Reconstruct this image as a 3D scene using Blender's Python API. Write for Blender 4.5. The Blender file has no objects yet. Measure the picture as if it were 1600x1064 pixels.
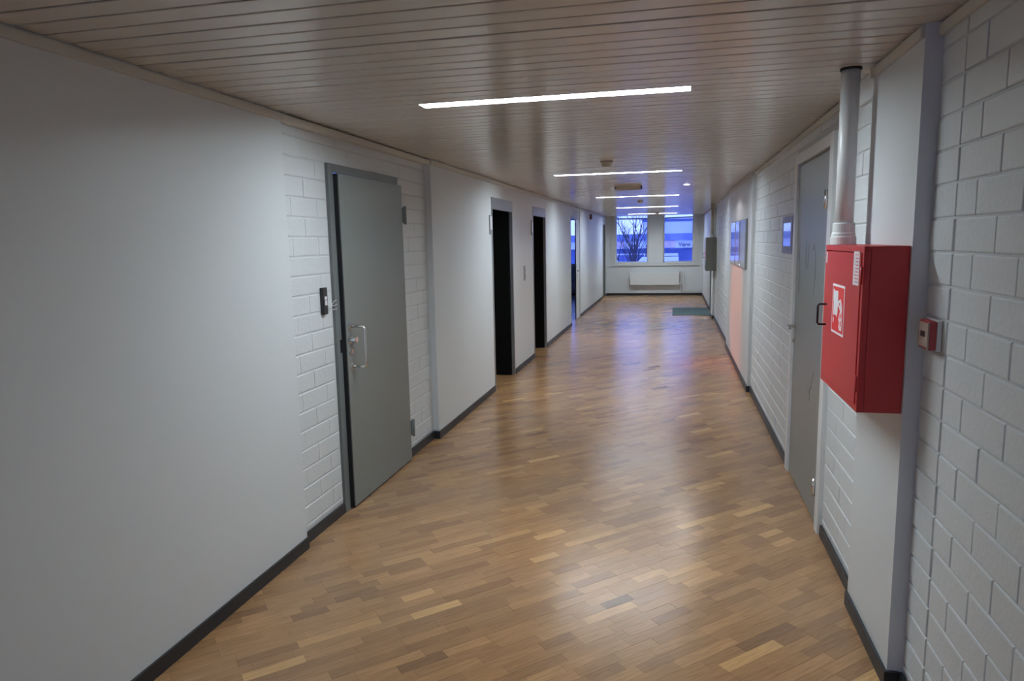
import bpy, bmesh, math, random
from mathutils import Matrix, Vector
random.seed(7)
S = bpy.context.scene
COL = S.collection
PI = math.pi

# ------------------------------------------------------------ camera, world, exposure
yaw, pitch, roll, FPX = 0.229805373, 0.141364417, -0.019662998, 1086.5
cy, sy, cp, sp, cr, sr = math.cos(yaw), math.sin(yaw), math.cos(pitch), math.sin(pitch), math.cos(roll), math.sin(roll)
F = Vector((-sy*cp, cy*cp, -sp)); R = Vector((cy, sy, 0)); U = R.cross(F)
R2 = R*cr + U*sr; U2 = -R*sr + U*cr
cam_d = bpy.data.cameras.new('camera'); cam = bpy.data.objects.new('camera', cam_d); COL.objects.link(cam)
cam_d.sensor_width = 36; cam_d.lens = FPX/1600*36; cam_d.clip_end = 500; cam_d.clip_start = 0.05
mw = Matrix.Identity(4)
for i in range(3):
    mw[i][0], mw[i][1], mw[i][2] = R2[i], U2[i], -F[i]
mw[2][3] = 1.65
cam.matrix_world = mw
S.camera = cam

S.view_settings.view_transform = 'Standard'
S.view_settings.look = 'None'
S.view_settings.gamma = 1
S.view_settings.use_curve_mapping = False
S.view_settings.exposure = 0.0
TUBE = 104.0
SKY = 3.7

W = bpy.data.worlds.new('dusk_sky'); S.world = W; W.use_nodes = True
nt = W.node_tree; nt.nodes.clear()
def N(t, k, **kw):
    n = t.nodes.new(k)
    for a, b in kw.items():
        if a.startswith('i_'): n.inputs[a[2:].replace('_', ' ')].default_value = b
        else: setattr(n, a, b)
    return n
o = N(nt, 'ShaderNodeOutputWorld'); bg = N(nt, 'ShaderNodeBackground'); bg.inputs['Strength'].default_value = SKY
tc = N(nt, 'ShaderNodeTexCoord'); sep = N(nt, 'ShaderNodeSeparateXYZ'); nt.links.new(tc.outputs['Generated'], sep.inputs[0])
rmp = N(nt, 'ShaderNodeValToRGB'); nt.links.new(sep.outputs['Z'], rmp.inputs[0])
e = rmp.color_ramp.elements; e[0].position = 0.0; e[0].color = (.20, .30, .80, 1); e[1].position = .5; e[1].color = (.10, .18, .70, 1)
no = N(nt, 'ShaderNodeTexNoise', i_Scale=5.0, i_Detail=5.0); mp = N(nt, 'ShaderNodeMapping'); mp.inputs['Scale'].default_value = (1, 1, 5)
nt.links.new(tc.outputs['Generated'], mp.inputs[0]); nt.links.new(mp.outputs[0], no.inputs['Vector'])
r2 = N(nt, 'ShaderNodeValToRGB'); r2.color_ramp.elements[0].position = .42; r2.color_ramp.elements[1].position = .62
nt.links.new(no.outputs['Fac'], r2.inputs[0])
mx = N(nt, 'ShaderNodeMix', data_type='RGBA'); mx.inputs[7].default_value = (.20, .285, .80, 1)
nt.links.new(r2.outputs[0], mx.inputs[0]); nt.links.new(rmp.outputs[0], mx.inputs[6]); nt.links.new(mx.outputs[2], bg.inputs[0]); nt.links.new(bg.outputs[0], o.inputs[0])

# ------------------------------------------------------------ materials
def mat(name, col, rough=.6, metal=0, spec=.5, bump=0, bscale=60, var=0, vscale=3, coat=0, coatr=.1, emit=None, estr=0, stretch=None):
    m = bpy.data.materials.new(name); m.use_nodes = True; t = m.node_tree
    b = t.nodes['Principled BSDF']
    b.inputs['Base Color'].default_value = (*col, 1); b.inputs['Roughness'].default_value = rough
    b.inputs['Metallic'].default_value = metal; b.inputs['Specular IOR Level'].default_value = spec
    b.inputs['Coat Weight'].default_value = coat; b.inputs['Coat Roughness'].default_value = coatr
    if emit: b.inputs['Emission Color'].default_value = (*emit, 1); b.inputs['Emission Strength'].default_value = estr
    c = N(t, 'ShaderNodeNewGeometry'); src = c.outputs['Position']
    if stretch:
        q = N(t, 'ShaderNodeMapping'); q.inputs['Scale'].default_value = stretch; t.links.new(src, q.inputs[0]); src = q.outputs[0]
    if var:
        n = N(t, 'ShaderNodeTexNoise', i_Scale=vscale, i_Detail=4.0); t.links.new(src, n.inputs['Vector'])
        k = N(t, 'ShaderNodeMix', data_type='RGBA')
        k.inputs[6].default_value = tuple(x*(1-var) for x in col)+(1,); k.inputs[7].default_value = tuple(min(1, x*(1+var)) for x in col)+(1,)
        t.links.new(n.outputs['Fac'], k.inputs[0]); t.links.new(k.outputs[2], b.inputs['Base Color'])
        a = N(t, 'ShaderNodeMapRange'); a.inputs[3].default_value = rough*.85; a.inputs[4].default_value = min(1, rough*1.15)
        t.links.new(n.outputs['Fac'], a.inputs[0]); t.links.new(a.outputs[0], b.inputs['Roughness'])
    if bump:
        n = N(t, 'ShaderNodeTexNoise', i_Scale=bscale, i_Detail=3.0); t.links.new(src, n.inputs['Vector'])
        d = N(t, 'ShaderNodeBump', i_Strength=bump, i_Distance=.004); t.links.new(n.outputs['Fac'], d.inputs['Height']); t.links.new(d.outputs[0], b.inputs['Normal'])
    return m

M = dict(
    plaster=mat('white_plaster', (.655, .68, .69), .42, bump=.12, bscale=40, var=.02, vscale=1.5),
    brick=mat('white_painted_brick', (.635, .66, .67), .42, bump=.35, bscale=55, var=.03, vscale=4),
    mortar=mat('painted_mortar', (.60, .62, .63), .6, bump=.5, bscale=80),
    slat=mat('cream_metal_slat', (.64, .605, .545), .20, spec=.6),
    dark=mat('dark_void', (.015, .014, .013), .9),
    trim=mat('cream_trim', (.60, .57, .50), .45, var=.05, vscale=6),
    base=mat('black_baseboard', (.022, .024, .028), .45, var=.15, vscale=8),
    doorgrey=mat('grey_painted_steel', (.205, .22, .21), .38, bump=.05, bscale=20, var=.04, vscale=2),
    framegrey=mat('grey_frame_paint', (.17, .185, .185), .4, var=.05, vscale=5),
    liftframe=mat('brushed_lift_steel', (.36, .37, .37), .38, metal=.7, var=.06, vscale=8),
    steel=mat('pale_steel_door', (.30, .325, .31), .36, metal=.45, var=.06, vscale=2, stretch=(1, 1, .3)),
    chrome=mat('chrome', (.8, .8, .8), .14, metal=1),
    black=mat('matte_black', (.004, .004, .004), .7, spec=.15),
    rubber=mat('black_rubber', (.01, .01, .011), .55),
    blackplastic=mat('black_plastic', (.02, .02, .022), .35),
    white=mat('white_enamel', (.72, .73, .72), .35, var=.03),
    whitedoor=mat('white_door', (.70, .71, .70), .35),
    window=mat('white_window_frame', (.62, .63, .62), .4),
    red=mat('red_cabinet_enamel', (.50, .030, .030), .42, bump=.08, bscale=160, var=.06, vscale=3),
    redsign=mat('red_sign_print', (.80, .03, .025), .4),
    signwhite=mat('white_sign_print', (.80, .78, .80), .4),
    beige=mat('beige_plastic', (.55, .50, .42), .5),
    callface=mat('call_point_face', (.42, .33, .27), .3),
    dullred=mat('dull_red_plastic', (.38, .05, .05), .45),
    darkred=mat('dark_red_plastic', (.10, .015, .012), .4),
    greycab=mat('grey_cabinet_enamel', (.22, .24, .23), .4, var=.05),
    mat=mat('teal_grey_doormat', (.085, .13, .135), .95, bump=.8, bscale=300),
    plate=mat('sign_border', (.17, .16, .27), .40),
    plate2=mat('glossy_acrylic', (.30, .31, .36), .12, spec=.9, coat=.8, coatr=.04),
    lamp=mat('tube_diffuser', (.9, .9, .9), .5, emit=(.81, .925, 1.0), estr=TUBE),
    lampoff=mat('tube_diffuser_dimmed', (.9, .9, .9), .5, emit=(.81, .925, 1.0), estr=TUBE*.25),
    spot=mat('downlight_lens', (.9, .9, .9), .5, emit=(1.0, .95, .9), estr=30),
    lino=mat('grey_linoleum', (.20, .19, .22), .35),
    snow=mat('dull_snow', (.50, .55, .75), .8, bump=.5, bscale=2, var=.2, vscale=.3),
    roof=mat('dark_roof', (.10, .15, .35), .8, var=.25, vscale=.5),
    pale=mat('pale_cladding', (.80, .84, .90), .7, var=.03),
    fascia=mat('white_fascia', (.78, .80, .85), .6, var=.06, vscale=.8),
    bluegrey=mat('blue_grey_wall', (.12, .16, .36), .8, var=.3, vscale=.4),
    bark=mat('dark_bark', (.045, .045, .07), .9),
    posterp=mat('pink_print', (.75, .55, .60), .6, var=.3, vscale=2),
    signtext=mat('dark_lettering', (.03, .04, .10), .6),
)
def glass_mat():
    m = bpy.data.materials.new('window_glass'); m.use_nodes = True; t = m.node_tree; t.nodes.clear()
    o = N(t, 'ShaderNodeOutputMaterial'); a = N(t, 'ShaderNodeBsdfTransparent'); a.inputs[0].default_value = (.94, .95, .97, 1)
    g = N(t, 'ShaderNodeBsdfGlossy', i_Roughness=.01); f = N(t, 'ShaderNodeFresnel', i_IOR=1.45); x = N(t, 'ShaderNodeMixShader')
    t.links.new(f.outputs[0], x.inputs[0]); t.links.new(a.outputs[0], x.inputs[1]); t.links.new(g.outputs[0], x.inputs[2]); t.links.new(x.outputs[0], o.inputs[0])
    return m
M['glass'] = glass_mat()
PA = math.radians(44)
def wood(name, objcol):
    m = bpy.data.materials.new(name); m.use_nodes = True; t = m.node_tree; b = t.nodes['Principled BSDF']
    g = N(t, 'ShaderNodeNewGeometry'); mp = N(t, 'ShaderNodeMapping', vector_type='POINT')
    mp.inputs['Rotation'].default_value = (0, 0, -PA)
    t.links.new(g.outputs['Position'], mp.inputs[0])
    m2 = N(t, 'ShaderNodeMapping'); m2.inputs['Scale'].default_value = (5, 60, 1); t.links.new(mp.outputs[0], m2.inputs[0])
    gr = N(t, 'ShaderNodeTexNoise', i_Scale=1.5, i_Detail=6.0, i_Roughness=.6); t.links.new(m2.outputs[0], gr.inputs['Vector'])
    if objcol:
        oi = N(t, 'ShaderNodeObjectInfo'); src = oi.outputs['Color']
    else:
        oi = N(t, 'ShaderNodeAttribute'); oi.attribute_name = 'tone'; src = oi.outputs['Color']
    sx = N(t, 'ShaderNodeSeparateColor'); t.links.new(src, sx.inputs[0])
    rp = N(t, 'ShaderNodeValToRGB'); t.links.new(sx.outputs[0], rp.inputs[0])
    cr = rp.color_ramp; cr.elements[0].position = 0; cr.elements[0].color = (.20, .105, .056, 1)
    cr.elements[1].position = 1; cr.elements[1].color = (.66, .39, .165, 1)
    for p, c in ((.25, (.31, .165, .080, 1)), (.55, (.42, .225, .102, 1)), (.8, (.50, .275, .122, 1))):
        q = cr.elements.new(p); q.color = c
    mg = N(t, 'ShaderNodeMapRange'); mg.inputs[1].default_value = .3; mg.inputs[2].default_value = .7; mg.inputs[3].default_value = .80; mg.inputs[4].default_value = 1.16
    t.links.new(gr.outputs['Fac'], mg.inputs[0])
    mu = N(t, 'ShaderNodeMix', data_type='RGBA', blend_type='MULTIPLY'); mu.inputs[0].default_value = 1
    t.links.new(rp.outputs[0], mu.inputs[6]); t.links.new(mg.outputs[0], mu.inputs[7])
    # worn, greyed lacquer in large soft patches
    wn = N(t, 'ShaderNodeTexNoise', i_Scale=.9, i_Detail=4.0); t.links.new(g.outputs['Position'], wn.inputs['Vector'])
    wr = N(t, 'ShaderNodeMapRange'); wr.inputs[1].default_value = .42; wr.inputs[2].default_value = .68; wr.inputs[4].default_value = .32
    t.links.new(wn.outputs['Fac'], wr.inputs[0])
    wx = N(t, 'ShaderNodeMix', data_type='RGBA'); wx.inputs[7].default_value = (.27, .20, .15, 1)
    t.links.new(wr.outputs[0], wx.inputs[0]); t.links.new(mu.outputs[2], wx.inputs[6]); t.links.new(wx.outputs[2], b.inputs['Base Color'])
    rr = N(t, 'ShaderNodeMapRange'); rr.inputs[3].default_value = .248; rr.inputs[4].default_value = .262; t.links.new(wn.outputs['Fac'], rr.inputs[0])
    t.links.new(rr.outputs[0], b.inputs['Roughness']); b.inputs['Specular IOR Level'].default_value = .5
    bp = N(t, 'ShaderNodeBump', i_Strength=.12, i_Distance=.001); t.links.new(gr.outputs['Fac'], bp.inputs['Height']); t.links.new(bp.outputs[0], b.inputs['Normal'])
    return m
M['woodo'] = wood('parquet_strip', True); M['wooda'] = wood('parquet_field', False)

# ------------------------------------------------------------ mesh helpers
class MB:
    def __init__(s): s.bm = bmesh.new(); s.mi = 0
    def _m(s, fs):
        for f in fs: f.material_index = s.mi
        return s
    def box(s, x0, x1, y0, y1, z0, z1, bev=0):
        b = bmesh.new() if bev else s.bm
        v = [b.verts.new((x, y, z)) for x in (x0, x1) for y in (y0, y1) for z in (z0, z1)]
        fs = [b.faces.new([v[i] for i in q]) for q in ((0, 1, 3, 2), (4, 6, 7, 5), (0, 4, 5, 1), (2, 3, 7, 6), (0, 2, 6, 4), (1, 5, 7, 3))]
        if bev:
            bmesh.ops.bevel(b, geom=list(b.edges), offset=bev, segments=2, profile=.6, affect='EDGES', clamp_overlap=True)
            s._merge(b)
        else: s._m(fs)
        return s
    def _merge(s, b):
        vm = {v: s.bm.verts.new(v.co) for v in b.verts}
        s._m([s.bm.faces.new([vm[v] for v in f.verts]) for f in b.faces]); b.free()
    def tube(s, pts, r, n=12, caps=True, smooth=True):
        pts = [Vector(p) for p in pts]; rs = r if isinstance(r, (list, tuple)) else [r]*len(pts); rings = []
        up = None
        for i, p in enumerate(pts):
            d = (pts[min(i+1, len(pts)-1)]-pts[max(i-1, 0)]).normalized()
            if up is None or abs(up.dot(d)) > .99: up = Vector((0, 0, 1)) if abs(d.z) < .9 else Vector((1, 0, 0))
            a = (up - d*up.dot(d)).normalized(); b = d.cross(a); up = a
            rings.append([s.bm.verts.new(p+(a*math.cos(2*PI*k/n)+b*math.sin(2*PI*k/n))*rs[i]) for k in range(n)])
        fs = []
        for i in range(len(rings)-1):
            for k in range(n):
                f = s.bm.faces.new((rings[i][k], rings[i+1][k], rings[i+1][(k+1) % n], rings[i][(k+1) % n])); f.smooth = smooth; fs.append(f)
        if caps: fs += [s.bm.faces.new(rings[0]), s.bm.faces.new(rings[-1][::-1])]
        return s._m(fs)
    def lathe(s, c, prof, n=24, axis='z'):
        rings = []
        for (r, h) in prof:
            ring = []
            for k in range(n):
                a = 2*PI*k/n; u, w = r*math.cos(a), r*math.sin(a)
                ring.append(s.bm.verts.new({'z': (c[0]+u, c[1]+w, c[2]+h), 'x': (c[0]+h, c[1]+u, c[2]+w), 'y': (c[0]+u, c[1]+h, c[2]+w)}[axis]))
            rings.append(ring)
        fs = []
        for i in range(len(rings)-1):
            for k in range(n): fs.append(s.bm.faces.new((rings[i][k], rings[i][(k+1) % n], rings[i+1][(k+1) % n], rings[i+1][k])))
        fs += [s.bm.faces.new(rings[0][::-1]), s.bm.faces.new(rings[-1])]
        return s._m(fs)
    def prism(s, poly, fn, d0, d1):
        a = [s.bm.verts.new(fn(u, v, d0)) for u, v in poly]; b = [s.bm.verts.new(fn(u, v, d1)) for u, v in poly]; n = len(poly)
        fs = [s.bm.faces.new(a[::-1]), s.bm.faces.new(b)]+[s.bm.faces.new((a[k], a[(k+1) % n], b[(k+1) % n], b[k])) for k in range(n)]
        return s._m(fs)
    def mesh(s, name, mats):
        bmesh.ops.recalc_face_normals(s.bm, faces=s.bm.faces)
        me = bpy.data.meshes.new(name); s.bm.to_mesh(me); s.bm.free()
        for m in (mats if isinstance(mats, (list, tuple)) else [mats]): me.materials.append(M[m])
        return me
    def obj(s, name, mats, parent=None, loc=None):
        return link(name, s.mesh(name, mats), parent, loc)
def link(name, me, parent=None, loc=None):
    o = bpy.data.objects.new(name, me); COL.objects.link(o)
    if parent: o.parent = parent
    if loc: o.location = loc
    return o
def struct(o): o['kind'] = 'structure'; return o
def tag(o, label, cat, group=None):
    o['label'] = label; o['category'] = cat
    if group: o['group'] = group
    return o
def thing(name, label, cat, loc, group=None):
    o = bpy.data.objects.new(name, None); COL.objects.link(o); o.empty_display_size = .1; o.location = loc
    return tag(o, label, cat, group)
def B(name, m, parent, x0, x1, y0, y1, z0, z1, bev=0): # box part given in world coords, relative to the parent's origin
    l = parent.location if parent else Vector((0, 0, 0))
    return MB().box(x0-l.x, x1-l.x, y0-l.y, y1-l.y, z0-l.z, z1-l.z, bev).obj(name, m, parent)
def rel(parent, p): return tuple(Vector(p)-parent.location)

H = 2.32           # ceiling height
XL, XR = -1.96, .80
YB = -6.0          # back end behind the camera
YF = 20.9          # window wall

# ------------------------------------------------------------ floor
fb = MB(); fb.box(-2.3, 1.15, YB, YF, -.06, -.004)
floor = struct(fb.obj('floor', 'dark'))
PW = .056
ca, sa = math.cos(PA), math.sin(PA)
def clip(poly, ax, val, keep_less):
    out = []
    for i in range(len(poly)):
        a, b = poly[i], poly[(i+1) % len(poly)]
        ia = (a[ax] <= val) == keep_less; ib = (b[ax] <= val) == keep_less
        if ia: out.append(a)
        if ia != ib:
            t = (val-a[ax])/(b[ax]-a[ax]); out.append((a[0]+t*(b[0]-a[0]), a[1]+t*(b[1]-a[1])))
    return out
planks = []
u_all = [ca*x+sa*y for x in (-2.25, 1.1) for y in (YB, YF)]; v_all = [-sa*x+ca*y for x in (-2.25, 1.1) for y in (YB, YF)]
v = min(v_all)
while v < max(v_all):
    u = min(u_all)-random.random()*.4
    while u < max(u_all):
        L = random.choice((.16, .20, .24, .28, .32, .36))
        g = .0003
        q = [(u+g, v+g), (u+L-g, v+g), (u+L-g, v+PW-g), (u+g, v+PW-g)]
        p = [(ca*a-sa*b, sa*a+ca*b) for a, b in q]
        if max(x for x, y in p) > -2.25 and min(x for x, y in p) < 1.1 and max(y for x, y in p) > YB and min(y for x, y in p) < YF:
            for ax, val, kl in ((0, -2.25, False), (0, 1.1, True), (1, YB, False), (1, YF, True)):
                if len(p) > 2: p = clip(p, ax, val, kl)
            if len(p) > 2:
                area = abs(sum(p[i][0]*p[(i+1) % len(p)][1]-p[(i+1) % len(p)][0]*p[i][1] for i in range(len(p))))/2
                if area > .0002: planks.append((p, area))
        u += L
    v += PW
def tone():
    t = random.gauss(.50, .155)
    if random.random() < .02: t = random.uniform(.85, 1)
    return max(0, min(1, t))
def score(pa):
    p, a = pa; cx = sum(x for x, y in p)/len(p); c_y = sum(y for x, y in p)/len(p)
    if c_y < 1.75 or cx < -1.92 or cx > .76 or a < .006: return 1e9
    d = Vector((cx, c_y, -1.65)); px = 800+FPX*d.dot(R2)/d.dot(F); py = 532-FPX*d.dot(U2)/d.dot(F)
    if px < 5 or px > 1595 or py > 1058: return 1e9
    return d.length
planks.sort(key=score)
for i, (p, a) in enumerate(planks[:295]):
    cx, c_y = p[0]
    m = MB(); zt = random.uniform(-.0006, 0); m.prism([(x-cx, y-c_y) for x, y in p], lambda a_, b_, d: (a_, b_, d), -.004, zt)
    ob = m.obj('plank', 'woodo', floor, (cx, c_y, 0)); t = tone(); ob.color = (t, t, t, 1)
vs, fs, tn = [], [], []
for p, a in planks[295:]:
    k = len(vs); n = len(p); zt = random.uniform(-.0006, 0)
    area2 = sum(p[i][0]*p[(i+1) % n][1]-p[(i+1) % n][0]*p[i][1] for i in range(n))
    if area2 < 0: p = p[::-1]
    vs += [(x, y, zt) for x, y in p]+[(x, y, -.004) for x, y in p]
    t = tone(); fs.append(tuple(range(k, k+n))); tn.append(t)
    for i in range(n): fs.append((k+i, k+n+i, k+n+(i+1) % n, k+(i+1) % n)); tn.append(t)
me = bpy.data.meshes.new('parquet'); me.from_pydata(vs, [], fs); me.materials.append(M['wooda'])
at = me.color_attributes.new('tone', 'FLOAT_COLOR', 'CORNER')
vals = []
for pl, t in zip(me.polygons, tn): vals += [t, t, t, 1]*pl.loop_total
at.data.foreach_set('color', vals)
pq = link('plank', me, floor); pq['kind'] = 'stuff'

# ------------------------------------------------------------ ceiling slats
lights_y = [3.38+4.0*k for k in range(-2, 5)]
LX0, LX1 = -1.225, .065
SP = .1013
ceil = struct(MB().box(-2.0, 1.0, YB, YF, H+.10, H+.14).obj('ceiling', 'dark'))
cache = {}
def slat(x0, x1, w):
    k = (round(x0, 3), round(x1, 3), round(w, 4))
    if k not in cache:
        m = MB(); h = w/2-.0052; c = .0025
        prof = [(-h, .014), (-h, c*.8), (-h+c, 0), (h-c, 0), (h, c*.8), (h, .014)]
        m.prism(prof, lambda u_, v_, d: (d, u_, v_), x0, x1)
        cache[k] = m.mesh('slat', 'slat')
    return cache[k]
y = 3.38 + SP/2
ys = []
k = -int((3.38-YB)/SP)
nsl = 0
while True:
    yc = 3.38+k*SP
    k += 1
    if yc+SP/2 > YF-.002: break
    if yc-SP/2 < YB+.01: continue
    near = min(lights_y, key=lambda q: abs(q-yc))
    dz = random.uniform(-.0008, .0008)
    w = SP - (.006 if abs(yc-4.32) < SP/2 or abs(yc-7.68) < SP/2 or abs(yc-11.0) < SP/2 or abs(yc-14.4) < SP/2 else 0)
    if abs(near-yc) < SP/2:
        # snap: the lamp takes the place of this slat's middle
        lights_y[lights_y.index(near)] = yc
        link('slat', slat(-1.955, LX0-.004, w), ceil, (0, yc, H+dz)); link('slat', slat(LX1+.004, .86, w), ceil, (0, yc, H+dz))
    else:
        link('slat', slat(-1.955, .86, w), ceil, (0, yc, H+dz))
# backing sheet above the gaps, open above the lamps
bk = MB(); prev = YB
for ly in lights_y:
    bk.box(-1.99, .9, prev, ly-.07, H+.020, H+.026); bk.box(-1.99, LX0-.02, ly-.07, ly+.07, H+.020, H+.026); bk.box(LX1+.02, .9, ly-.07, ly+.07, H+.020, H+.026); prev = ly+.07
bk.box(-1.99, .9, prev, YF, H+.020, H+.026)
bk.obj('backing_sheet', 'dark', ceil)

# ------------------------------------------------------------ walls
def brick_mesh(L, h, side, soft=.45):
    key = ('b', round(L, 3), round(h, 3), side, soft)
    if key not in cache:
        bm = bmesh.new(); d = .010; c = .0045; s = side
        def ring(ins, x): return [bm.verts.new((x*s, yy, zz)) for yy, zz in ((-L/2+ins*soft, -h/2+ins), (L/2-ins*soft, -h/2+ins), (L/2-ins*soft, h/2-ins), (-L/2+ins*soft, h/2-ins))]
        r = [ring(0, -d), ring(0, -c*.8), ring(c*.35, -c*.25), ring(c, 0)]
        for a, b in zip(r, r[1:]):
            for i in range(4): bm.faces.new((a[i], a[(i+1) % 4], b[(i+1) % 4], b[i]))
        bm.faces.new(r[-1]); bmesh.ops.recalc_face_normals(bm, faces=bm.faces)
        me = bpy.data.meshes.new('brick'); bm.to_mesh(me); bm.free(); me.materials.append(M['brick']); cache[key] = me
    return cache[key]
CZ, CP = .100, .1064
def bricks(parent, X, side, y0, y1, z0, z1, holes=(), phase=0.0, L=.278, joint=.007, vj=None, stuff=False):
    """side=+1: face looks to +X (left wall); -1: looks to -X (right wall)"""
    joined = bmesh.new() if stuff else None
    n = -1; vj = joint if vj is None else vj
    while CZ+n*CP < z1:
        za, zb = CZ+n*CP+joint/2, CZ+(n+1)*CP-joint/2
        za, zb = max(za, z0), min(zb, z1)
        n += 1
        if zb-za < .02: continue
        yy = y0-1.2+phase+(L/2 if n % 2 else 0)
        while yy < y1:
            spans = [(max(yy+vj/2, y0), min(yy+L-vj/2, y1))]
            for (a, b, c, d) in holes:
                ns = []
                for (p, q) in spans:
                    if zb <= c+.01 or za >= d-.01 or q <= a or p >= b: ns.append((p, q)); continue
                    if p < a: ns.append((p, a))
                    if q > b: ns.append((b, q))
                spans = ns
            for (p, q) in spans:
                if q-p < .03: continue
                me = brick_mesh(q-p, zb-za, side, .45 if vj > .002 else .12); x = X+side*random.uniform(-.0018, .0006)
                if stuff:
                    t = bmesh.new(); t.from_mesh(me); bmesh.ops.translate(t, verts=t.verts, vec=(x, (p+q)/2, (za+zb)/2))
                    tm = bpy.data.meshes.new('t'); t.to_mesh(tm); t.free(); joined.from_mesh(tm); bpy.data.meshes.remove(tm)
                else:
                    link('brick', me, parent, (x, (p+q)/2, (za+zb)/2))
            yy += L
    if stuff:
        me = bpy.data.meshes.new('brick'); joined.to_mesh(me); joined.free(); me.materials.append(M['brick'])
        o = link('brick', me, parent); o['kind'] = 'stuff'
def wall(name, m, X, side, y0, y1, openings=(), th=.16, top=H+.03):
    """slab with its visible face at X; openings (ya, yb, ztop)"""
    xa, xb = (X-th, X) if side > 0 else (X, X+th)
    mb = MB(); p = y0
    for (a, b, zt) in sorted(openings):
        if a > p: mb.box(xa, xb, p, a, 0, top)
        if zt < top: mb.box(xa, xb, a, b, zt, top)
        p = b
    if y1 > p: mb.box(xa, xb, p, y1, 0, top)
    return struct(mb.obj(name, m))
def baseboard(side, X, y0, y1, h=.065, t=.012):
    xa, xb = (X, X+t) if side > 0 else (X-t, X)
    return struct(MB().box(xa, xb, y0, y1, 0, h, .003).obj('baseboard_left' if side > 0 else 'baseboard_right', 'base'))

# left side
LA, LBK, LC, LD = -1.945, -1.98, -1.928, -1.965
wall('wall_left', 'plaster', LA, 1, YB, 3.28, th=.2)
wl = wall('wall_left', 'mortar', LBK-.005, 1, 3.28, 5.46, [(3.79, 4.85, 2.125)])
bricks(wl, LBK, 1, 3.285, 5.455, .07, H-.0, holes=[(3.78, 4.86, 0, 2.13)], phase=.05, vj=.0004)
lift_o = [(7.37, 8.38, 2.13), (9.63, 10.64, 2.13)]
wall('wall_left', 'plaster', LC, 1, 5.46, 13.36, lift_o, th=.212)
wall('wall_left', 'plaster', -1.975, 1, 13.36, 14.95, [(13.42, 14.9, 2.12)], th=.07, top=2.6)
wall('wall_left', 'plaster', LD, 1, 14.95, YF, [(19.86, 20.68, 2.09)], th=.08, top=2.6)
for X, a, b in ((LA, YB, 3.28), (LBK, 3.28, 3.785), (LBK, 4.855, 5.46), (LC, 5.46, 7.36), (LC, 8.39, 9.62), (LC, 10.65, 13.36), (LD, 14.95, 19.84), (LD, 20.70, YF-.012)):
    baseboard(1, X, a, b)
# dark end caps where the skirting steps out
for X0, X1, yy in ((LBK, LC+.012, 5.446),):
    struct(MB().box(X0+.012, X1, yy, yy+.014, 0, .065).obj('baseboard_left', 'base'))
# right side
RA, RP, RB, RC = .832, .78, .815, .782
wr0 = wall('wall_right', 'mortar', RA+.0065, -1, .3, 2.6)
bricks(wr0, RA, -1, .32, 2.396, .07, H, phase=.074+.0)
bricks(wr0, RA, -1, 2.408, 2.598, .07, H, L=2.0, phase=-.2)
wall('wall_right', 'plaster', RA, -1, YB, .3)
wall('wall_right', 'plaster', RP, -1, 2.6, 3.2, th=.21)
wr1 = wall('wall_right', 'mortar', RB+.0055, -1, 3.2, 7.7, [(3.97, 5.14, 2.19)])
bricks(wr1, RB, -1, 3.235, 7.695, .07, H, holes=[(3.95, 5.16, 0, 2.20)], phase=.03, vj=.001)
wall('wall_right', 'plaster', RC, -1, 7.7, 10.9, th=.2)
wr2 = wall('wall_right', 'mortar', RB+.006, -1, 10.9, 14.75)
bricks(wr2, RB, -1, 10.905, 14.745, .07, H, stuff=True)
wall('wall_right', 'plaster', .775, -1, 14.75, 15.35, th=.21)
wall('wall_right', 'plaster', .81, -1, 15.35, YF, [(15.45, 16.6, 2.12)], th=.2)
for X, a, b in ((RA, .3, 2.6), (RP, 2.6, 3.2), (RB, 3.2, 3.95), (RB, 5.16, 7.7), (RC, 7.7, 10.9), (RB, 10.9, 14.75), (.775, 14.75, 15.35), (.81, 16.65, YF-.012)):
    baseboard(-1, X, a, b)
for X0, X1, yy in ((RP-.012, RA-.012, 2.586), (RC-.012, RB-.012, 7.686), (.775-.012, RB-.012, 14.736)):
    struct(MB().box(X0, X1, yy, yy+.014, 0, .066).obj('baseboard_right', 'base'))
# plaster patch high up beside the pillar
struct(MB().box(.792, .814, 3.201, 3.5, 2.215, H, .004).obj('trim_1', 'plaster'))
# ceiling edge profiles
for X0, X1, a, b in ((LA, LA+.014, YB, 3.28), (LBK, LA+.014, 3.28, 5.46), (LC, LC+.014, 5.46, 13.36), (LD, LD+.014, 13.36, YF)):
    struct(MB().box(X0, X1, a, b, H-.045, H-.008, .003).obj('trim_2', 'trim'))
for X0, X1, a, b in ((RA-.014, RA, .3, 2.6), (RP-.014, RP, 2.6, 3.2), (RB-.014, RB, 3.5, 7.7), (RC-.014, RC, 7.7, 10.9), (RB-.014, RB, 10.9, 14.75), (.796, .81, 15.35, YF)):
    struct(MB().box(X0, X1, a, b, H-.045, H-.008, .003).obj('trim_3', 'trim'))
# back wall behind the camera
m = MB(); m.box(-2.0, 1.0, YB-.15, YB, 0, .9); m.box(-2.0, -1.7, YB-.15, YB, .9, H+.1); m.box(-.75, -.3, YB-.15, YB, .9, H+.1); m.box(.6, 1.0, YB-.15, YB, .9, H+.1)
struct(m.obj('wall_back', 'plaster'))
for i, (a, b) in enumerate(((-1.7, -.75), (-.3, .6))):  # unseen windows, added to let cool fill light into the near corridor
    w = struct(MB().box(a, a+.035, YB-.12, YB-.06, .9, H+.1).box(b-.035, b, YB-.12, YB-.06, .9, H+.1).box(a+.035, b-.035, YB-.12, YB-.06, .9, .935).obj('window_%d' % (4+i), 'window'))
    MB().box(a+.035, b-.035, YB-.09, YB-.084, .935, H+.1).obj('pane', 'glass', w)

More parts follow.
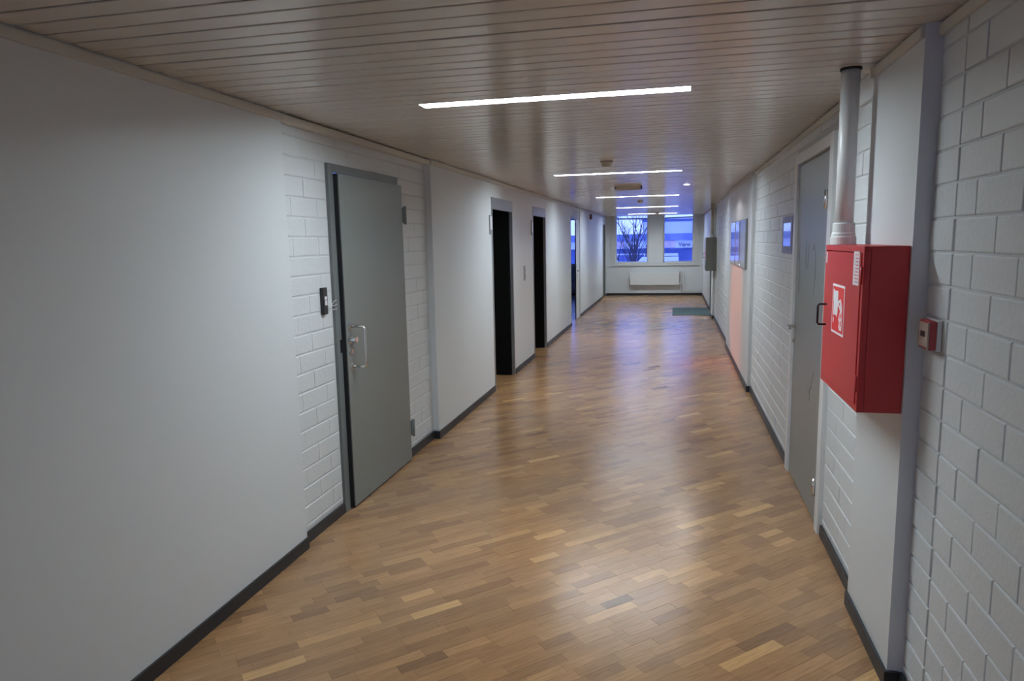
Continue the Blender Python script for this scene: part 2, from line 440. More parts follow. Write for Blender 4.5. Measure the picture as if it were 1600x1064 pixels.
# ------------------------------------------------------------ window wall
W1 = (-1.70, -.745); W2 = (-.315, .545); ZS = .955
mb = MB(); T = .28; top = H+.14
for x0, x1 in ((-1.97, W1[0]), (W1[1], W2[0]), (W2[1], .815)): mb.box(x0, x1, YF, YF+T, ZS, top)
mb.box(-1.97, .815, YF, YF+T, 0, ZS)
struct(mb.obj('wall_far', 'plaster'))
struct(MB().box(-1.95, .80, YF-.012, YF, 0, .065, .003).obj('baseboard_far', 'base'))
for i, (a, b) in enumerate((W1, W2)):
    f = 0.035; m = MB(); y0, y1 = YF+.10, YF+.16
    m.box(a, a+f, y0, y1, ZS, top); m.box(b-f, b, y0, y1, ZS, top); m.box(a+f, b-f, y0, y1, ZS, ZS+f); m.box(a+f, b-f, y0, y1, top-f, top)
    w = struct(m.obj('window_%d' % (i+1), 'window'))
    MB().box(a+f, b-f, YF+.125, YF+.131, ZS+f, top-f).obj('pane', 'glass', w)
m = MB(); a, b = -1.83, .70
m.box(a, b, YF-.045, YF, .868, .892, .004)
struct(m.obj('trim_4', 'window'))
m = MB(); m.box(a, W1[0]-.01, YF-.02, YF-.0, .892, H, .003); m.box(W2[1]+.01, b-.005, YF-.02, YF-.0, .892, H, .003); m.box(W1[0]-.01, W2[1]+.01, YF-.02, YF, .892, ZS-.005, .003)
struct(m.obj('trim_5', 'window'))

# ------------------------------------------------------------ left steel door
d1 = MB()
d1.box(-2.06, -1.966, 3.79, 3.852, 0, 2.125, .002); d1.box(-2.06, -1.966, 4.79, 4.85, 0, 2.125, .002); d1.box(-2.06, -1.966, 3.852, 4.79, 2.075, 2.125, .002)
door1 = struct(d1.obj('door_1', 'framegrey'))
leaf = MB().box(-1.985, -1.938, 3.864, 4.846, .014, 2.068, .0025).obj('door_leaf', 'doorgrey', door1)
MB().box(-1.978, -1.942, 3.852, 3.8635, .014, 2.066).box(-1.99, -1.945, 3.87, 4.84, .003, .0135).obj('edge_seal', 'rubber', leaf)
for z0 in (.19, 1.79):
    m = MB(); m.tube([(-1.927, 4.868, z0), (-1.927, 4.868, z0+.13)], .012, 12); m.box(-1.979, -1.930, 4.853, 4.868, z0+.01, z0+.12, .002)
    m.obj('hinge', 'framegrey', leaf)
hx = -1.838
def bow(x0, x1, yy, za, zb, r=.02):
    p = [(x0, yy, zb)]
    for k in range(5): t = k/4*PI/2; p.append((x1-r+r*math.sin(t), yy, zb-r+r*math.cos(t)))
    for k in range(5): t = k/4*PI/2; p.append((x1-r+r*math.cos(t), yy, za+r-r*math.sin(t)))
    p.append((x0, yy, za)); return p
hm = MB().tube(bow(-1.938, hx, 3.905, .905, 1.155), .0095, 12)
for z_ in (.905, 1.155): hm.lathe((-1.938, 3.905, z_), [(.020, 0), (.020, .005), (.012, .008)], 16, 'x')
hm.obj('pull_handle', 'chrome', leaf)
m = MB(); m.lathe((-1.938, 3.90, 1.072), [(.027, 0), (.027, .008), (.020, .012), (.020, .045), (.017, .05)], 20, 'x'); m.obj('lock_knob', 'chrome', leaf)
m = MB(); m.lathe((-1.938, 3.90, 1.0), [(.019, 0), (.019, .007), (.012, .012), (.012, .017)], 16, 'x'); m.obj('key_cylinder', 'chrome', leaf)
MB().box(-1.966, -1.962, 3.82, 3.851, 1.0, 1.08, .001).obj('strike_plate', 'chrome', door1)

t = thing('card_reader', 'narrow black card reader box wired to the grey door frame', 'card reader', (-1.98, 3.665, 1.33))
B('housing', 'blackplastic', t, -1.980, -1.958, 3.640, 3.690, 1.252, 1.408, .004)
B('button', 'signwhite', t, -1.958, -1.955, 3.652, 3.676, 1.338, 1.357, .001); B('button', 'signwhite', t, -1.958, -1.955, 3.654, 3.676, 1.306, 1.334, .001)
for z0, z1, s in ((1.29, 1.325, .01), (1.285, 1.30, .014), (1.27, 1.275, .004)):
    pts = [(-1.965, 3.69, z0), (-1.952, 3.72, z0+s), (-1.950, 3.75, z1-s*.3), (-1.955, 3.79, z1), (-1.964, 3.81, z1)]
    MB().tube([rel(t, p) for p in pts], .0016, 6).obj('wire', 'signwhite', t)
for z1 in (1.325, 1.275): MB().lathe(rel(t, (-1.966, 3.812, z1)), [(.006, 0), (.006, .004)], 10, 'x').obj('wire_clip', 'chrome', t)

# ------------------------------------------------------------ lift doorways (dark vestibules with black leaves standing open)
for i, (a, b, zt) in enumerate(lift_o):
    m = MB(); x0, x1 = -2.14, LC+.006
    m.box(x0, x1, a, a+.035, 0, zt, .002); m.box(x0, x1, b-.035, b, 0, zt, .002)
    d = struct(m.obj('door_%d' % (i+2), 'liftframe'))
    MB().box(-1.95, x1, a+.035, b-.035, 2.003, zt, .002).obj('header_panel', 'liftframe', d)
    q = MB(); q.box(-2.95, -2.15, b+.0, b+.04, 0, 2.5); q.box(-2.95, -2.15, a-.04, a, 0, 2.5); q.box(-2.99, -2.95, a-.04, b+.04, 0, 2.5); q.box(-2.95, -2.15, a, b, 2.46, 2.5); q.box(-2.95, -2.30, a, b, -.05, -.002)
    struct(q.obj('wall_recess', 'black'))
    lf = MB(); lf.box(-2.9, -1.955, b-.085, b-.042, .004, 2.30, .002)
    l = lf.obj('door_leaf', 'black', d); l['label'] = 'matte black leaf standing open'
    MB().lathe((-2.55, b-.085, 1.05), [(.012, 0), (.012, -.03), (.02, -.034), (.02, -.05)], 14, 'y').obj('door_knob', 'blackplastic', l)

for nm, lab, yy in (('a', 'small grey projecting sign beside the nearer black doorway', 7.32), ('b', 'small grey projecting sign beside the farther black doorway', 9.56)):
    t = thing('door_sign', lab, 'sign', (LC, yy, 1.83), 'signs beside the black doorways')
    B('plate', 'liftframe', t, LC+.004, LC+.012, yy-.05, yy+.04, 1.73, 1.935, .002)
    B('paper_insert', 'signwhite', t, LC+.012, LC+.0135, yy-.042, yy+.032, 1.78, 1.92)
    B('bracket', 'framegrey', t, LC, LC+.004, yy-.03, yy+.02, 1.76, 1.90)
t = thing('call_button_panel', 'slim steel push button panel between the two black doorways', 'button panel', (LC, 9.05, 1.23))
B('plate', 'liftframe', t, LC, LC+.006, 9.00, 9.09, 1.135, 1.33, .002)
for z_ in (1.20, 1.27): MB().lathe(rel(t, (LC+.006, 9.045, z_)), [(.014, 0), (.014, .003), (.011, .005)], 16, 'x').obj('button', 'chrome', t)

# ------------------------------------------------------------ double door further along, near leaf open into a side room
m = MB(); xa, xb = -2.043, -1.972
m.box(xa, xb, 13.42, 13.47, 0, 2.12, .002); m.box(xa, xb, 14.86, 14.9, 0, 2.12, .002); m.box(xa, xb, 13.47, 14.86, 2.08, 2.12, .002)
d4 = struct(m.obj('door_4', 'liftframe'))
l = MB().box(-1.997, -1.973, 14.40, 14.855, .01, 2.075, .002).obj('door_leaf', 'whitedoor', d4)
MB().box(-1.995, -1.975, 14.385, 14.40, .01, 2.0).obj('edge_seal', 'rubber', l)
m = MB(); m.tube([(-1.975, 14.54, 1.02), (-1.93, 14.54, 1.02), (-1.922, 14.53, 1.02), (-1.92, 14.36, 1.02)], .009, 10); m.lathe((-1.975, 14.54, 1.02), [(.024, 0), (.024, .007)], 16, 'x'); m.lathe((-1.975, 14.54, .93), [(.02, 0), (.02, .007)], 16, 'x'); m.box(-1.976, -1.972, 14.52, 14.56, 1.10, 1.22)
m.obj('door_handle', 'chrome', l)
l = MB().box(-3.02, -2.10, 13.475, 13.515, .01, 2.075, .002).obj('door_leaf', 'whitedoor', d4)
for z_ in (.3, 1.35, 1.75): MB().tube([(-2.09, 13.482, z_), (-2.09, 13.482, z_+.12)], .014, 10).obj('hinge', 'blackplastic', l)
MB().box(-2.04, -1.98, 13.470, 13.474, .01, 2.07).obj('edge_seal', 'rubber', d4)
# the side room
rx0, rx1, ry0 = -5.2, -2.045, 12.4
struct(MB().box(rx0, rx1-.001, ry0, YF, -.06, -.001).obj('floor', 'lino'))
struct(MB().box(rx0, rx1-.001, ry0, YF, 2.6, 2.7).obj('ceiling', 'plaster'))
m = MB(); m.box(rx0-.1, rx0, ry0, YF, 0, 2.7); m.box(rx0, rx1-.001, ry0-.1, ry0, 0, 2.7); struct(m.obj('wall_side', 'plaster'))
struct(MB().box(-2.18, -2.142, ry0, 13.36, 0, 2.6).obj('wall_side', 'plaster'))
m = MB(); m.box(rx0, rx1, YF, YF+T, 0, .90); m.box(rx0, rx1, YF, YF+T, 2.5, 2.7); m.box(-2.55, rx1, YF, YF+T, .9, 2.5); m.box(rx0, -4.9, YF, YF+T, .9, 2.5)
struct(m.obj('wall_side', 'plaster'))
m = MB(); f = .05
for a in (-4.9, -3.75, -2.6): m.box(a, a+f, YF+.1, YF+.16, .9, 2.5)
m.box(-4.85, -2.6, YF+.1, YF+.16, .9, .95); m.box(-4.85, -2.6, YF+.1, YF+.16, 2.45, 2.5)
w = struct(m.obj('window_3', 'window'))
MB().box(-4.85, -3.75, YF+.125, YF+.131, .95, 2.45).box(-3.70, -2.6, YF+.125, YF+.131, .95, 2.45).obj('pane', 'glass', w)
struct(MB().box(rx0, rx1, YF-.012, YF, 0, .065).obj('baseboard_side', 'base'))
def radiator(x0, x1, z0, z1, label):
    t = thing('radiator', label, 'radiator', ((x0+x1)/2, YF-.06, z0), )
    B('front_panel', 'white', t, x0, x1, YF-.115, YF-.10, z0, z1, .004)
    B('rear_panel', 'white', t, x0, x1, YF-.045, YF-.03, z0, z1, .004)
    m = MB(); n = int((x1-x0)/.05)
    for i in range(n):
        xx = x0+.03+i*.05; m.box(xx, xx+.003, YF-.10, YF-.045, z0+.03, z1-.03)
    m.bm.transform(Matrix.Translation(-t.location)); o = m.obj('fins', 'white', t)
    B('top_grille', 'white', t, x0+.003, x1-.003, YF-.112, YF-.033, z1-.004, z1+.004, .001)
    B('bottom_rail', 'framegrey', t, x0+.01, x1-.01, YF-.098, YF-.047, z0+.002, z0+.02)
    for xx in (x0+.2, x1-.2): B('wall_bracket', 'white', t, xx, xx+.03, YF-.03, YF, z0+.05, z1-.05)
    return t
rd = radiator(-1.255, .15, .31, .665, 'long white panel radiator below the two blue windows')
m = MB(); yy = YF-.07
m.tube([rel(rd, p) for p in ((.15, yy, .62), (.20, yy, .62), (.215, yy, .605), (.215, yy, .09))], .010, 10)
m.tube([rel(rd, p) for p in ((.15, yy, .36), (.255, yy, .36))], .008, 10)
m.tube([rel(rd, p) for p in ((.265, yy+.02, .64), (.265, yy+.02, .15), (.275, yy+.02, .14), (.78, yy+.02, .14))], .010, 10)
m.obj('pipe', 'white', rd)
m = MB(); m.lathe(rel(rd, (.185, yy, .62)), [(.014, 0), (.014, .02), (.024, .025), (.026, .07), (.018, .085)], 16, 'z'); m.obj('valve', 'chrome', rd)
radiator(-4.3, -2.7, .16, .36, 'low white radiator in the side room seen through the far open door')

# end doorway on the left
m = MB(); m.box(-2.043, -1.962, 19.86, 19.9, 0, 2.09, .002); m.box(-2.043, -1.962, 20.64, 20.68, 0, 2.09, .002); m.box(-2.043, -1.962, 19.9, 20.64, 2.05, 2.09, .002)
d5 = struct(m.obj('door_5', 'framegrey'))
l = MB().box(-2.042, -2.012, 19.905, 20.635, .01, 2.045, .002).obj('door_leaf', 'greycab', d5)
m = MB(); m.lathe((-2.012, 20.0, 1.03), [(.022, 0), (.022, .006), (.009, .008), (.009, .04)], 14, 'x'); m.tube([(-1.972, 20.0, 1.03), (-1.972, 20.11, 1.03)], .008, 10); m.obj('door_handle', 'chrome', l)

# ------------------------------------------------------------ right steel door
m = MB(); fx = RB-.022
m.box(fx, .95, 3.965, 4.055, 0, 2.185, .003); m.box(fx, .95, 5.055, 5.145, 0, 2.185, .003); m.box(fx, .95, 4.055, 5.055, 2.118, 2.185, .003)
d6 = struct(m.obj('door_6', 'white'))
l = MB().box(.808, .85, 4.062, 5.048, .008, 2.106, .002).obj('door_leaf', 'steel', d6)
MB().box(.835, .86, 4.056, 5.054, 2.107, 2.1175).box(.835, .86, 4.0555, 4.0615, .01, 2.107).obj('edge_seal', 'rubber', l)
for z0 in (.19, 1.79):
    m = MB(); m.tube([(.785, 4.062, z0), (.785, 4.062, z0+.10)], .009, 12); m.box(.787, .8075, 4.066, 4.095, z0, z0+.10, .001); m.obj('hinge', 'chrome', l)
m = MB(); hy = 5.0
m.lathe((.808, hy, 1.045), [(.024, 0), (.024, -.007), (.011, -.009), (.010, -.045)], 18, 'x')
m.tube([(.763, hy+.004, 1.045), (.757, hy-.012, 1.045), (.757, hy-.115, 1.043)], .009, 12)
m.lathe((.808, hy, .945), [(.022, 0), (.022, -.007), (.012, -.009), (.012, -.014)], 18, 'x')
m.obj('door_handle', 'chrome', l)
m = MB()
scr = [[(4.93, 1.60), (4.935, 1.48), (4.92, 1.37), (4.93, 1.28)], [(4.70, 1.62), (4.71, 1.50), (4.68, 1.44), (4.63, 1.47), (4.60, 1.60)], [(4.50, 1.60), (4.47, 1.56), (4.44, 1.60), (4.40, 1.55), (4.39, 1.40), (4.41, 1.30)],
       [(4.30, .86), (4.36, .78), (4.42, .72), (4.41, .66)], [(4.52, .74), (4.44, .70), (4.36, .76)]]
for s in scr: m.tube([(.8078, a, b) for a, b in s], .0012, 4)
m.obj('scratch', 'framegrey', l)

# recessed door on the right beyond the pilaster
m = MB(); m.box(.818, 1.0, 15.45, 15.5, 0, 2.12, .002); m.box(.805, 1.0, 16.55, 16.6, 0, 2.12, .002); m.box(.818, 1.0, 15.5, 16.55, 2.07, 2.12, .002)
d7 = struct(m.obj('door_7', 'framegrey'))
l = MB().box(.90, .94, 15.505, 16.545, .01, 2.065, .002).obj('door_leaf', 'greycab', d7)
m = MB(); m.lathe((.90, 15.62, 1.03), [(.022, 0), (.022, -.006), (.009, -.008), (.009, -.04)], 14, 'x'); m.tube([(.86, 15.62, 1.03), (.86, 15.74, 1.03)], .008, 10); m.obj('door_handle', 'chrome', l)

# ------------------------------------------------------------ fire hose cabinets
def cabinet(loc, w, d, h, body, label, near):
    """origin: near, wall-side, bottom corner; front looks to -X"""
    t = thing('fire_hose_cabinet', label, 'fire cabinet', loc)
    MB().box(-d+.022, 0, 0, w, 0, h, .003).obj('body', body, t)
    m = MB(); m.box(-d, -d+.0215, 0, w, 0, .022, .002); m.box(-d, -d+.0215, 0, w, h-.022, h, .002); m.box(-d, -d+.0215, 0, .024, .022, h-.022, .002); m.box(-d, -d+.0215, w-.018, w, .022, h-.022, .002)
    m.obj('door_frame', body, t)
    dr = MB().box(-d-.003, -d+.018, .028, w-.021, .025, h-.025, .002).obj('door', body, t)
    x = -d-.003
    m = MB(); yh = w-.075; m.tube([(x, yh, .335), (x-.028, yh, .335), (x-.034, yh, .329), (x-.034, yh, .255), (x-.028, yh, .249), (x, yh, .249)], .0045, 8); m.obj('handle', 'blackplastic', dr)
    for zz in (.07, h-.13): MB().tube([(-d-.002, .012, zz), (-d-.002, .012, zz+.06)], .005, 8).obj('hinge', body, dr)
    if near:
        g = lambda u, v, dd: (x-dd, u, v)
        m = MB(); Y0, Y1, Z0, Z1 = .235, .440, .235, .430
        m.prism([(Y0, Z0), (Y1, Z0), (Y1, Z1), (Y0, Z1)], g, 0, .0006)
        s = m.obj('sign', 'signwhite', dr); s['label'] = 'square red hose reel sign with white border'
        b = .009
        m = MB(); m.prism([(Y0+b, Z0+b), (Y1-b, Z0+b), (Y1-b, Z1-b), (Y0+b, Z1-b)], g, .0006, .001); m.obj('red_field', 'redsign', s)
        def P(u, v): return (Y1-u*(Y1-Y0), Z1-v*(Z1-Z0))   # u from the left edge as seen, v downward
        m = MB()
        blk = [(.10, .12), (.17, .10), (.20, .14), (.44, .12), (.50, .15), (.50, .58), (.44, .62), (.42, .68), (.36, .62), (.27, .64), (.22, .60), (.16, .66), (.12, .62), (.14, .40), (.10, .30)]
        m.prism([P(*q) for q in blk], g, .001, .0014)
        m.prism([P(*q) for q in [(.14, .69), (.20, .69), (.18, .80), (.13, .79)]], g, .001, .0014)
        m.obj('hose_reel_symbol', 'signwhite', s)
        m = MB()
        hose = [(.50, .33), (.62, .30), (.72, .27), (.78, .33), (.84, .40), (.86, .50), (.82, .58), (.86, .66), (.88, .78), (.84, .90), (.70, .90), (.62, .84), (.66, .76), (.58, .68), (.64, .60), (.70, .52), (.62, .46), (.56, .44), (.50, .42)]
        m.prism([P(*q) for q in hose], g, .001, .0014); m.obj('flame_symbol', 'signwhite', s)
        for q in ([(.70, .58), (.78, .56), (.76, .66), (.70, .66)], [(.72, .72), (.80, .70), (.80, .80), (.74, .82)], [(.60, .36), (.68, .35), (.68, .40), (.60, .40)]): MB().prism([P(*k) for k in q], g, .0014, .0016).obj('flame_gap', 'redsign', s)
        m = MB(); m.prism([(.045, .445), (.125, .445), (.125, .565), (.045, .565)], g, 0, .0006); s2 = m.obj('label_strip', 'signwhite', dr); s2['label'] = 'faded white instruction label'
        m = MB()
        for k in range(9):
            z_ = .455+k*.012; m.prism([(.055, z_), (.055+random.uniform(.03, .06), z_), (.055+random.uniform(.03, .06), z_+.003), (.055, z_+.003)], g, .0006, .0009)
        m.obj('print_line', 'redsign', s2)
        m = MB(); m.prism([(w-.055, h-.075), (w-.035, h-.075), (w-.035, h-.03), (w-.055, h-.03)], g, 0, .0005); m.obj('small_sticker', 'signwhite', dr)
    return t
cabinet((RP, 2.612, 1.027), .625, .145, .583, 'red', 'red fire hose cabinet on the white pillar', True)
c2 = cabinet((.815, 14.40, .995), .60, .20, .66, 'greycab', 'grey hose cabinet low on the right wall near the far end', False)
m = MB(); m.box(-.2055, -.2035, .20, .40, .25, .42); m.obj('sign', 'redsign', c2)
t = thing('riser_pipe', 'white vertical pipe rising from the red fire cabinet to the ceiling', 'pipe', (.69, 3.185, 1.611))
MB().tube([(0, 0, .0), (0, 0, H-1.611-.001)], .036, 28).obj('pipe', 'white', t)
MB().lathe((0, 0, 0), [(.050, 0), (.050, .03), (.046, .034), (.046, .045), (.043, .05), (.043, .085), (.040, .09)], 28).obj('collar', 'white', t)
MB().lathe((0, 0, H-1.611), [(.041, -.010), (.041, -.001)], 28).obj('ceiling_ring', 'dark', t)
t = thing('riser_pipe', 'slim grey pipe above the far grey hose cabinet', 'pipe', (.735, 14.60, 1.656))
MB().tube([(0, 0, 0), (0, 0, H-1.656-.001)], .034, 16).obj('pipe', 'trim', t)
MB().lathe((0, 0, 0), [(.045, 0), (.045, .05), (.038, .055)], 16).obj('collar', 'white', t)

# manual call point
t = thing('manual_call_point', 'small square red fire alarm call point on white brick', 'call point', (RA, 2.49, 1.325))
B('back_box', 'white', t, RA-.014, RA, 2.437, 2.537, 1.275, 1.375, .002)
B('red_housing', 'dullred', t, RA-.036, RA-.014, 2.440, 2.534, 1.278, 1.372, .004)
B('front_plate', 'callface', t, RA-.0395, RA-.0358, 2.446, 2.530, 1.286, 1.364, .001)
B('black_mark', 'blackplastic', t, RA-.0405, RA-.0392, 2.470, 2.508, 1.318, 1.336)
B('clear_edge', 'callface', t, RA-.041, RA-.036, 2.4395, 2.445, 1.280, 1.368, .001)

# ------------------------------------------------------------ plaques on the right wall
t = thing('wall_plaque', 'small framed glossy plaque on white brick left of the steel door', 'plaque', (RB, 5.47, 1.66))
B('backing', 'plate', t, RB-.012, RB, 5.24, 5.70, 1.525, 1.795, .002)
B('insert', 'plate2', t, RB-.0145, RB-.012, 5.29, 5.62, 1.575, 1.745, .001)
pl = [(8.10, 8.82, 'nearest of the three tall glossy panels on the right wall'), (8.84, 9.42, 'middle of the three tall glossy panels on the right wall'), (9.44, 10.2, 'farthest of the three tall glossy panels on the right wall')]
for a, b, lab in pl:
    t = thing('notice_panel', lab, 'panel', (RC, (a+b)/2, 1.55), 'three glossy panels')
    B('board', 'framegrey', t, RC-.015, RC-.003, a, b, 1.29, 1.85, .002); B('glossy_face', 'plate2', t, RC-.0165, RC-.015, a+.09, b-.01, 1.30, 1.84)
    B('cleat', 'framegrey', t, RC-.003, RC, a+.1, b-.1, 1.45, 1.70)
    for zz in (1.32, 1.82):
        for yy in (a+.04, b-.04): MB().lathe(rel(t, (RC-.0165, yy, zz)), [(.008, 0), (.007, -.003)], 10, 'x').obj('screw', 'chrome', t)

# ------------------------------------------------------------ doormat
t = MB().box(-.02, .79, 15.40-.02, 17.0, .0005, .012, .004).obj('doormat', 'mat')
tag(t, 'teal grey doormat on the floor by the right wall at the far end', 'doormat')

# ------------------------------------------------------------ ceiling fittings
ords = ['nearest long ceiling light strip, the largest in view', 'second long ceiling light strip from the camera', 'third long ceiling light strip, beyond the downlight', 'fourth ceiling light strip, just in front of the last', 'last ceiling light strip, close to the blue windows']
for i, ly in enumerate(lights_y):
    lab = ords[i-2] if i >= 2 else ('ceiling light strip behind the camera, next to the added back windows', 'ceiling light strip just behind the camera')[i]
    t = thing('ceiling_light', lab, 'ceiling light', (0, ly, H), 'long ceiling light strips')
    hw = SP/2-.001
    m = MB(); m.box(LX0, LX1, -hw, -hw+.0015, 0, .05); m.box(LX0, LX1, hw-.0015, hw, 0, .05); m.box(LX0, LX0+.0015, -hw+.0015, hw-.0015, 0, .05); m.box(LX1-.0015, LX1, -hw+.0015, hw-.0015, 0, .05); m.box(LX0, LX1, -hw, hw, .05, .052)
    m.obj('housing', 'white', t)
    MB().box(LX0+.003, LX1-.003, -hw+.003, hw-.003, .018, .022).obj('diffuser', 'lamp' if i > 1 else 'lampoff', t)
def detector(x, y_, lab, s=1):
    t = thing('smoke_detector', lab, 'smoke detector', (x, y_, H), 'smoke detectors')
    MB().lathe((0, 0, 0), [(.055*s, 0), (.055*s, -.012), (.05*s, -.016)], 24).obj('base', 'beige', t)
    MB().lathe((0, 0, 0), [(.046*s, -.016), (.046*s, -.03), (.036*s, -.046), (.02*s, -.050)], 24).obj('sensor_head', 'beige', t)
detector(-.578, 6.19, 'round beige smoke detector between the first two light strips')
detector(-.59, 12.58, 'small round smoke detector between the third and fourth light strips')
detector(-.44, 18.6, 'tiny round smoke detector just before the last light strip', .9)
t = thing('emergency_light', 'flat beige emergency light fitting on the ceiling left of the downlight', 'emergency light', (-.58, 9.2, H))
MB().box(-.17, .17, -.05, .05, -.035, 0, .006).obj('housing', 'beige', t)
MB().box(-.15, .15, -.036, .036, -.048, -.035, .004).obj('cover', 'trim', t)
for xx in (-.17, .155): MB().box(xx, xx+.015, -.052, .052, -.04, 0, .002).obj('end_cap', 'framegrey', t)
DL = (.143, 9.21)
t = thing('downlight', 'tiny round recessed downlight shining on the ceiling', 'downlight', (DL[0], DL[1], H))
m = MB(); m.lathe((0, 0, 0), [(.035, -.003), (.052, -.003), (.052, 0), (.035, 0)], 24); m.obj('bezel', 'white', t)
MB().lathe((0, 0, 0), [(.034, -.0045), (.034, -.001)], 20).obj('lens', 'spot', t)
ld = bpy.data.lights.new('downlight_beam', 'SPOT'); ld.energy = 16; ld.spot_size = math.radians(150); ld.spot_blend = .15; ld.shadow_soft_size = .03; ld.color = (1, .95, .9)
lo = bpy.data.objects.new('downlight_beam', ld); COL.objects.link(lo); lo.location = (0, 0, -.02); lo.parent = t
t = thing('added_glow_lamp', 'small warm red lamp added unseen inside the farther dark doorway for a pink glow', 'lamp', (-2.70, 9.97, 2.12))  # added out of view, only to throw a pink glow on the right wall
MB().lathe((0, 0, 0), [(.03, .33), (.03, .0), (.045, -.03), (.045, -.08)], 16).obj('housing', 'black', t)
ld = bpy.data.lights.new('added_warm_beam', 'SPOT'); ld.energy = 260; ld.spot_size = math.radians(36); ld.spot_blend = .6; ld.shadow_soft_size = .05; ld.color = (1, .26, .12)
lo = bpy.data.objects.new('added_warm_beam', ld); COL.objects.link(lo); lo.parent = t; lo.location = (.05, 0, -.13)
lo.rotation_euler = (Vector((.78, 9.3, .7))-Vector((-2.65, 9.97, 1.99))).to_track_quat('-Z', 'Y').to_euler()
t = thing('alarm_sounder', 'small dark red alarm sounder high on the left wall', 'alarm', (LD, 16.8, 2.2))
B('base', 'blackplastic', t, LD, LD+.012, 16.75, 16.87, 2.13, 2.26, .002)
MB().box(.012, .05, -.045, .065, -.065, .055, .008).obj('housing', 'darkred', t)

# ------------------------------------------------------------ outside the windows
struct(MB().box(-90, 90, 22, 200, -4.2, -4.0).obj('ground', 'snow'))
def at(px, py, Y):
    d = R2*((px-800)/FPX)+U2*(-(py-532)/FPX)+F; d = d*(Y/d.y); return Vector((d.x, Y, 1.65+d.z))
YW = 80.
zr0 = at(1060, 364, YW).z; zr1 = at(1060, 375, YW).z; zf = at(1060, 387, YW).z; zl = at(1060, 396, YW).z
t = thing('warehouse', 'long low warehouse with dark roof and white sign fascia outside', 'building', (0, YW, -4))
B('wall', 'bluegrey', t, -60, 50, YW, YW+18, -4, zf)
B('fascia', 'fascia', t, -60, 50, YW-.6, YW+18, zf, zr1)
m = MB(); lz = t.location
m.prism([(YW-.9, zr1), (YW+18, zr1), (YW+18, zr0), (YW+5, zr0)], lambda u_, v_, d: (d-lz.x, u_-lz.y, v_-lz.z), -60, 50); m.obj('roof', 'roof', t)
for k in range(14):
    xx = -56+k*7.3; B('window_band', 'roof', t, xx, xx+5.2, YW-.05, YW, -1.6, zf-.5)
p0 = at(1038, 376, YW); p1 = at(1055, 386.5, YW)
B('poster', 'posterp', t, p0.x, p1.x, YW-.72, YW-.6, p1.z, p0.z)
p0 = at(963, 377, YW); p1 = at(976, 387, YW); B('poster', 'posterp', t, p0.x, p1.x, YW-.72, YW-.6, p1.z, p0.z)
cu = bpy.data.curves.new('sign_text', 'FONT'); cu.body = 'V\u00e4rvi V'; cu.size = .62; cu.extrude = .03
tmp = bpy.data.objects.new('tmp', cu); COL.objects.link(tmp); bpy.context.view_layer.update()
me = bpy.data.meshes.new_from_object(tmp.evaluated_get(bpy.context.evaluated_depsgraph_get())); bpy.data.objects.remove(tmp)
me.materials.clear(); me.materials.append(M['signtext'])
pt = at(1060, 385, YW-.7); o = link('sign_lettering', me, t, tuple(Vector((pt.x, YW-.66, pt.z))-t.location)); o.rotation_euler = (PI/2, 0, 0)
# tall pale hall behind, right
a = at(1036, 342, 110); b = at(1110, 364, 110)
t = thing('pale_hall', 'tall pale clad hall rising behind the warehouse roof', 'building', (a.x, 110, -4))
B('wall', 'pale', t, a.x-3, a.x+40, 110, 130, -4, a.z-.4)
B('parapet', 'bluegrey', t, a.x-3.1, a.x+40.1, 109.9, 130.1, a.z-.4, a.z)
for k in range(10): B('downpipe', 'fascia', t, a.x+k*4.2, a.x+k*4.2+.15, 109.85, 110, -4, a.z-.4)
# fence, shed, parked car
p = at(1037, 397, 45); q = at(1057, 406, 45)
t = thing('shed', 'small dark shed with snowy roof outside the right window', 'shed', (p.x-1, 45, -4))
B('wall', 'bark', t, p.x-1, q.x-.3, 45, 48, -4, p.z-.12); B('roof', 'fascia', t, p.x-1.2, q.x+.1, 44.7, 45.6, p.z-.12, p.z+.03, .03)
B('door', 'bluegrey', t, p.x-.2, p.x+.6, 44.96, 45, -4, p.z-.5)
p = at(972, 396, 50); q = at(1001, 396, 50)
t = thing('fence', 'low rail fence behind the bare tree outside the left window', 'fence', (p.x, 50, -4))
for k in range(5):
    xx = p.x-3+k*((q.x-p.x+4)/4); B('post', 'fascia', t, xx-.04, xx+.04, 50, 50.08, -4, p.z)
for z_ in (p.z-.06, p.z-.6): B('rail', 'fascia', t, p.x-3, q.x+1, 49.96, 50.0, z_-.05, z_+.03)
p = at(1002, 406, 40)
t = thing('parked_van', 'snow covered van parked outside the left window', 'van', (p.x-.3, 33, -4))
zt = at(1008, 403, 33).z
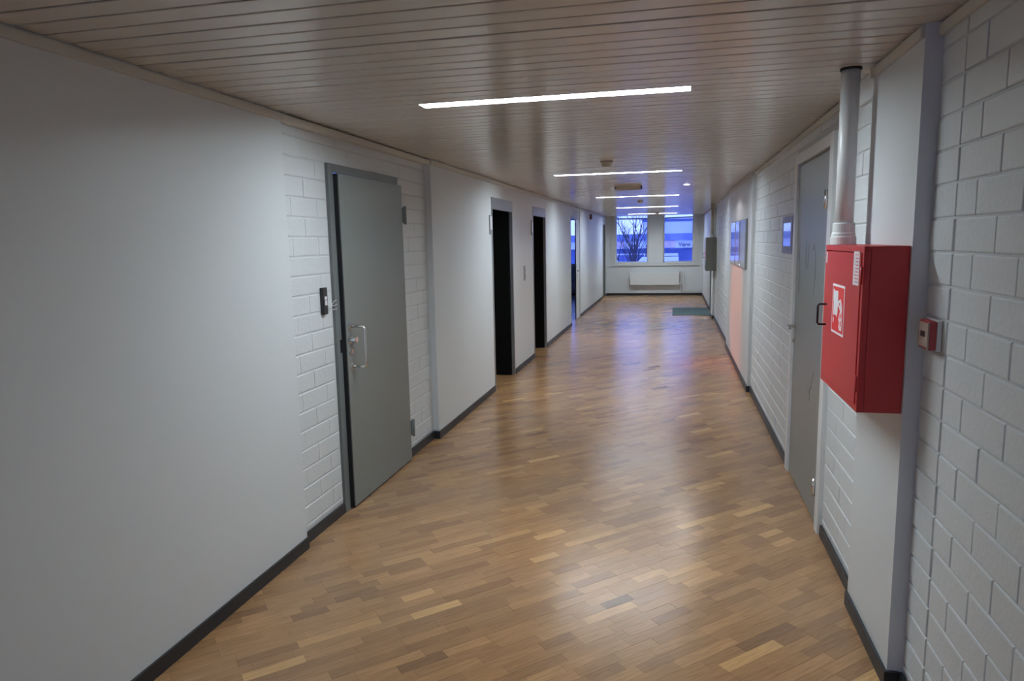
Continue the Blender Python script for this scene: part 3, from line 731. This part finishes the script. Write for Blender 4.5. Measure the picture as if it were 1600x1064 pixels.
lz = t.location
m = MB(); zz = zt+4
m.prism([(-2.2, .55), (2.3, .55), (2.3, zz), (.6, zz), (-.9, zz*.62), (-2.1, zz*.55)], lambda u_, v_, d: (u_, d, v_), 0, 1.8); m.obj('body', 'fascia', t)
for x_ in (-1.4, 1.5):
    for y_ in (-.02, 1.6): MB().lathe((x_, y_, .36), [(.36, 0), (.36, .22)], 20, 'y').obj('wheel', 'rubber', t)
# bare tree
def tree(base, h, label, spread, seed):
    rnd = random.Random(seed); t = thing('bare_tree', label, 'tree', base); m = MB()
    def grow(p, d, L, r, lev):
        pts = [p]; rs = [r]; n = 4
        for i in range(n):
            d = (d+Vector((rnd.uniform(-.12, .12), rnd.uniform(-.12, .12), .04))).normalized(); p = p+d*(L/n); pts.append(p); rs.append(r*(1-.5*(i+1)/n))
        m.tube(pts, rs, 5 if lev > 1 else 8)
        if lev < 4:
            for k in range((5, 3, 3, 2)[lev]):
                f = rnd.uniform(.45, 1); q = pts[min(n, int(f*n)+0)]
                a = rnd.uniform(0, 2*PI); s = spread*rnd.uniform(.7, 1.2)
                nd = (d+Vector((math.cos(a)*s, math.sin(a)*s*.8, .35))).normalized(); grow(q, nd, L*rnd.uniform(.5, .68), r*.55, lev+1)
    grow(Vector((0, 0, 0)), Vector((0, 0, 1)), h*.55, h*.009, 0); m.obj('trunk', 'bark', t)
p = at(997, 395, 38); tree((p.x, 38, -4), 9.0, 'bare winter tree with many branches outside the left window', .75, 3)
p = at(989, 395, 40); tree((p.x, 40, -4), 7.8, 'thinner bare tree just left of the taller one', .55, 5)
p = at(1100, 395, 60); tree((p.x+3, 60, -4), 8, 'bare tree at the right edge of the right window', .7, 9)
p = at(1020, 341.5, 35)
t = MB().tube([(-25, 35, p.z+1.0), (-12, 35, p.z+.15), (p.x, 35, p.z), (12, 35, p.z+.2), (25, 35, p.z+1.0)], .035, 6).obj('overhead_cable', 'bark')
tag(t, 'dark overhead cable crossing the sky outside both windows', 'cable')
bk = None
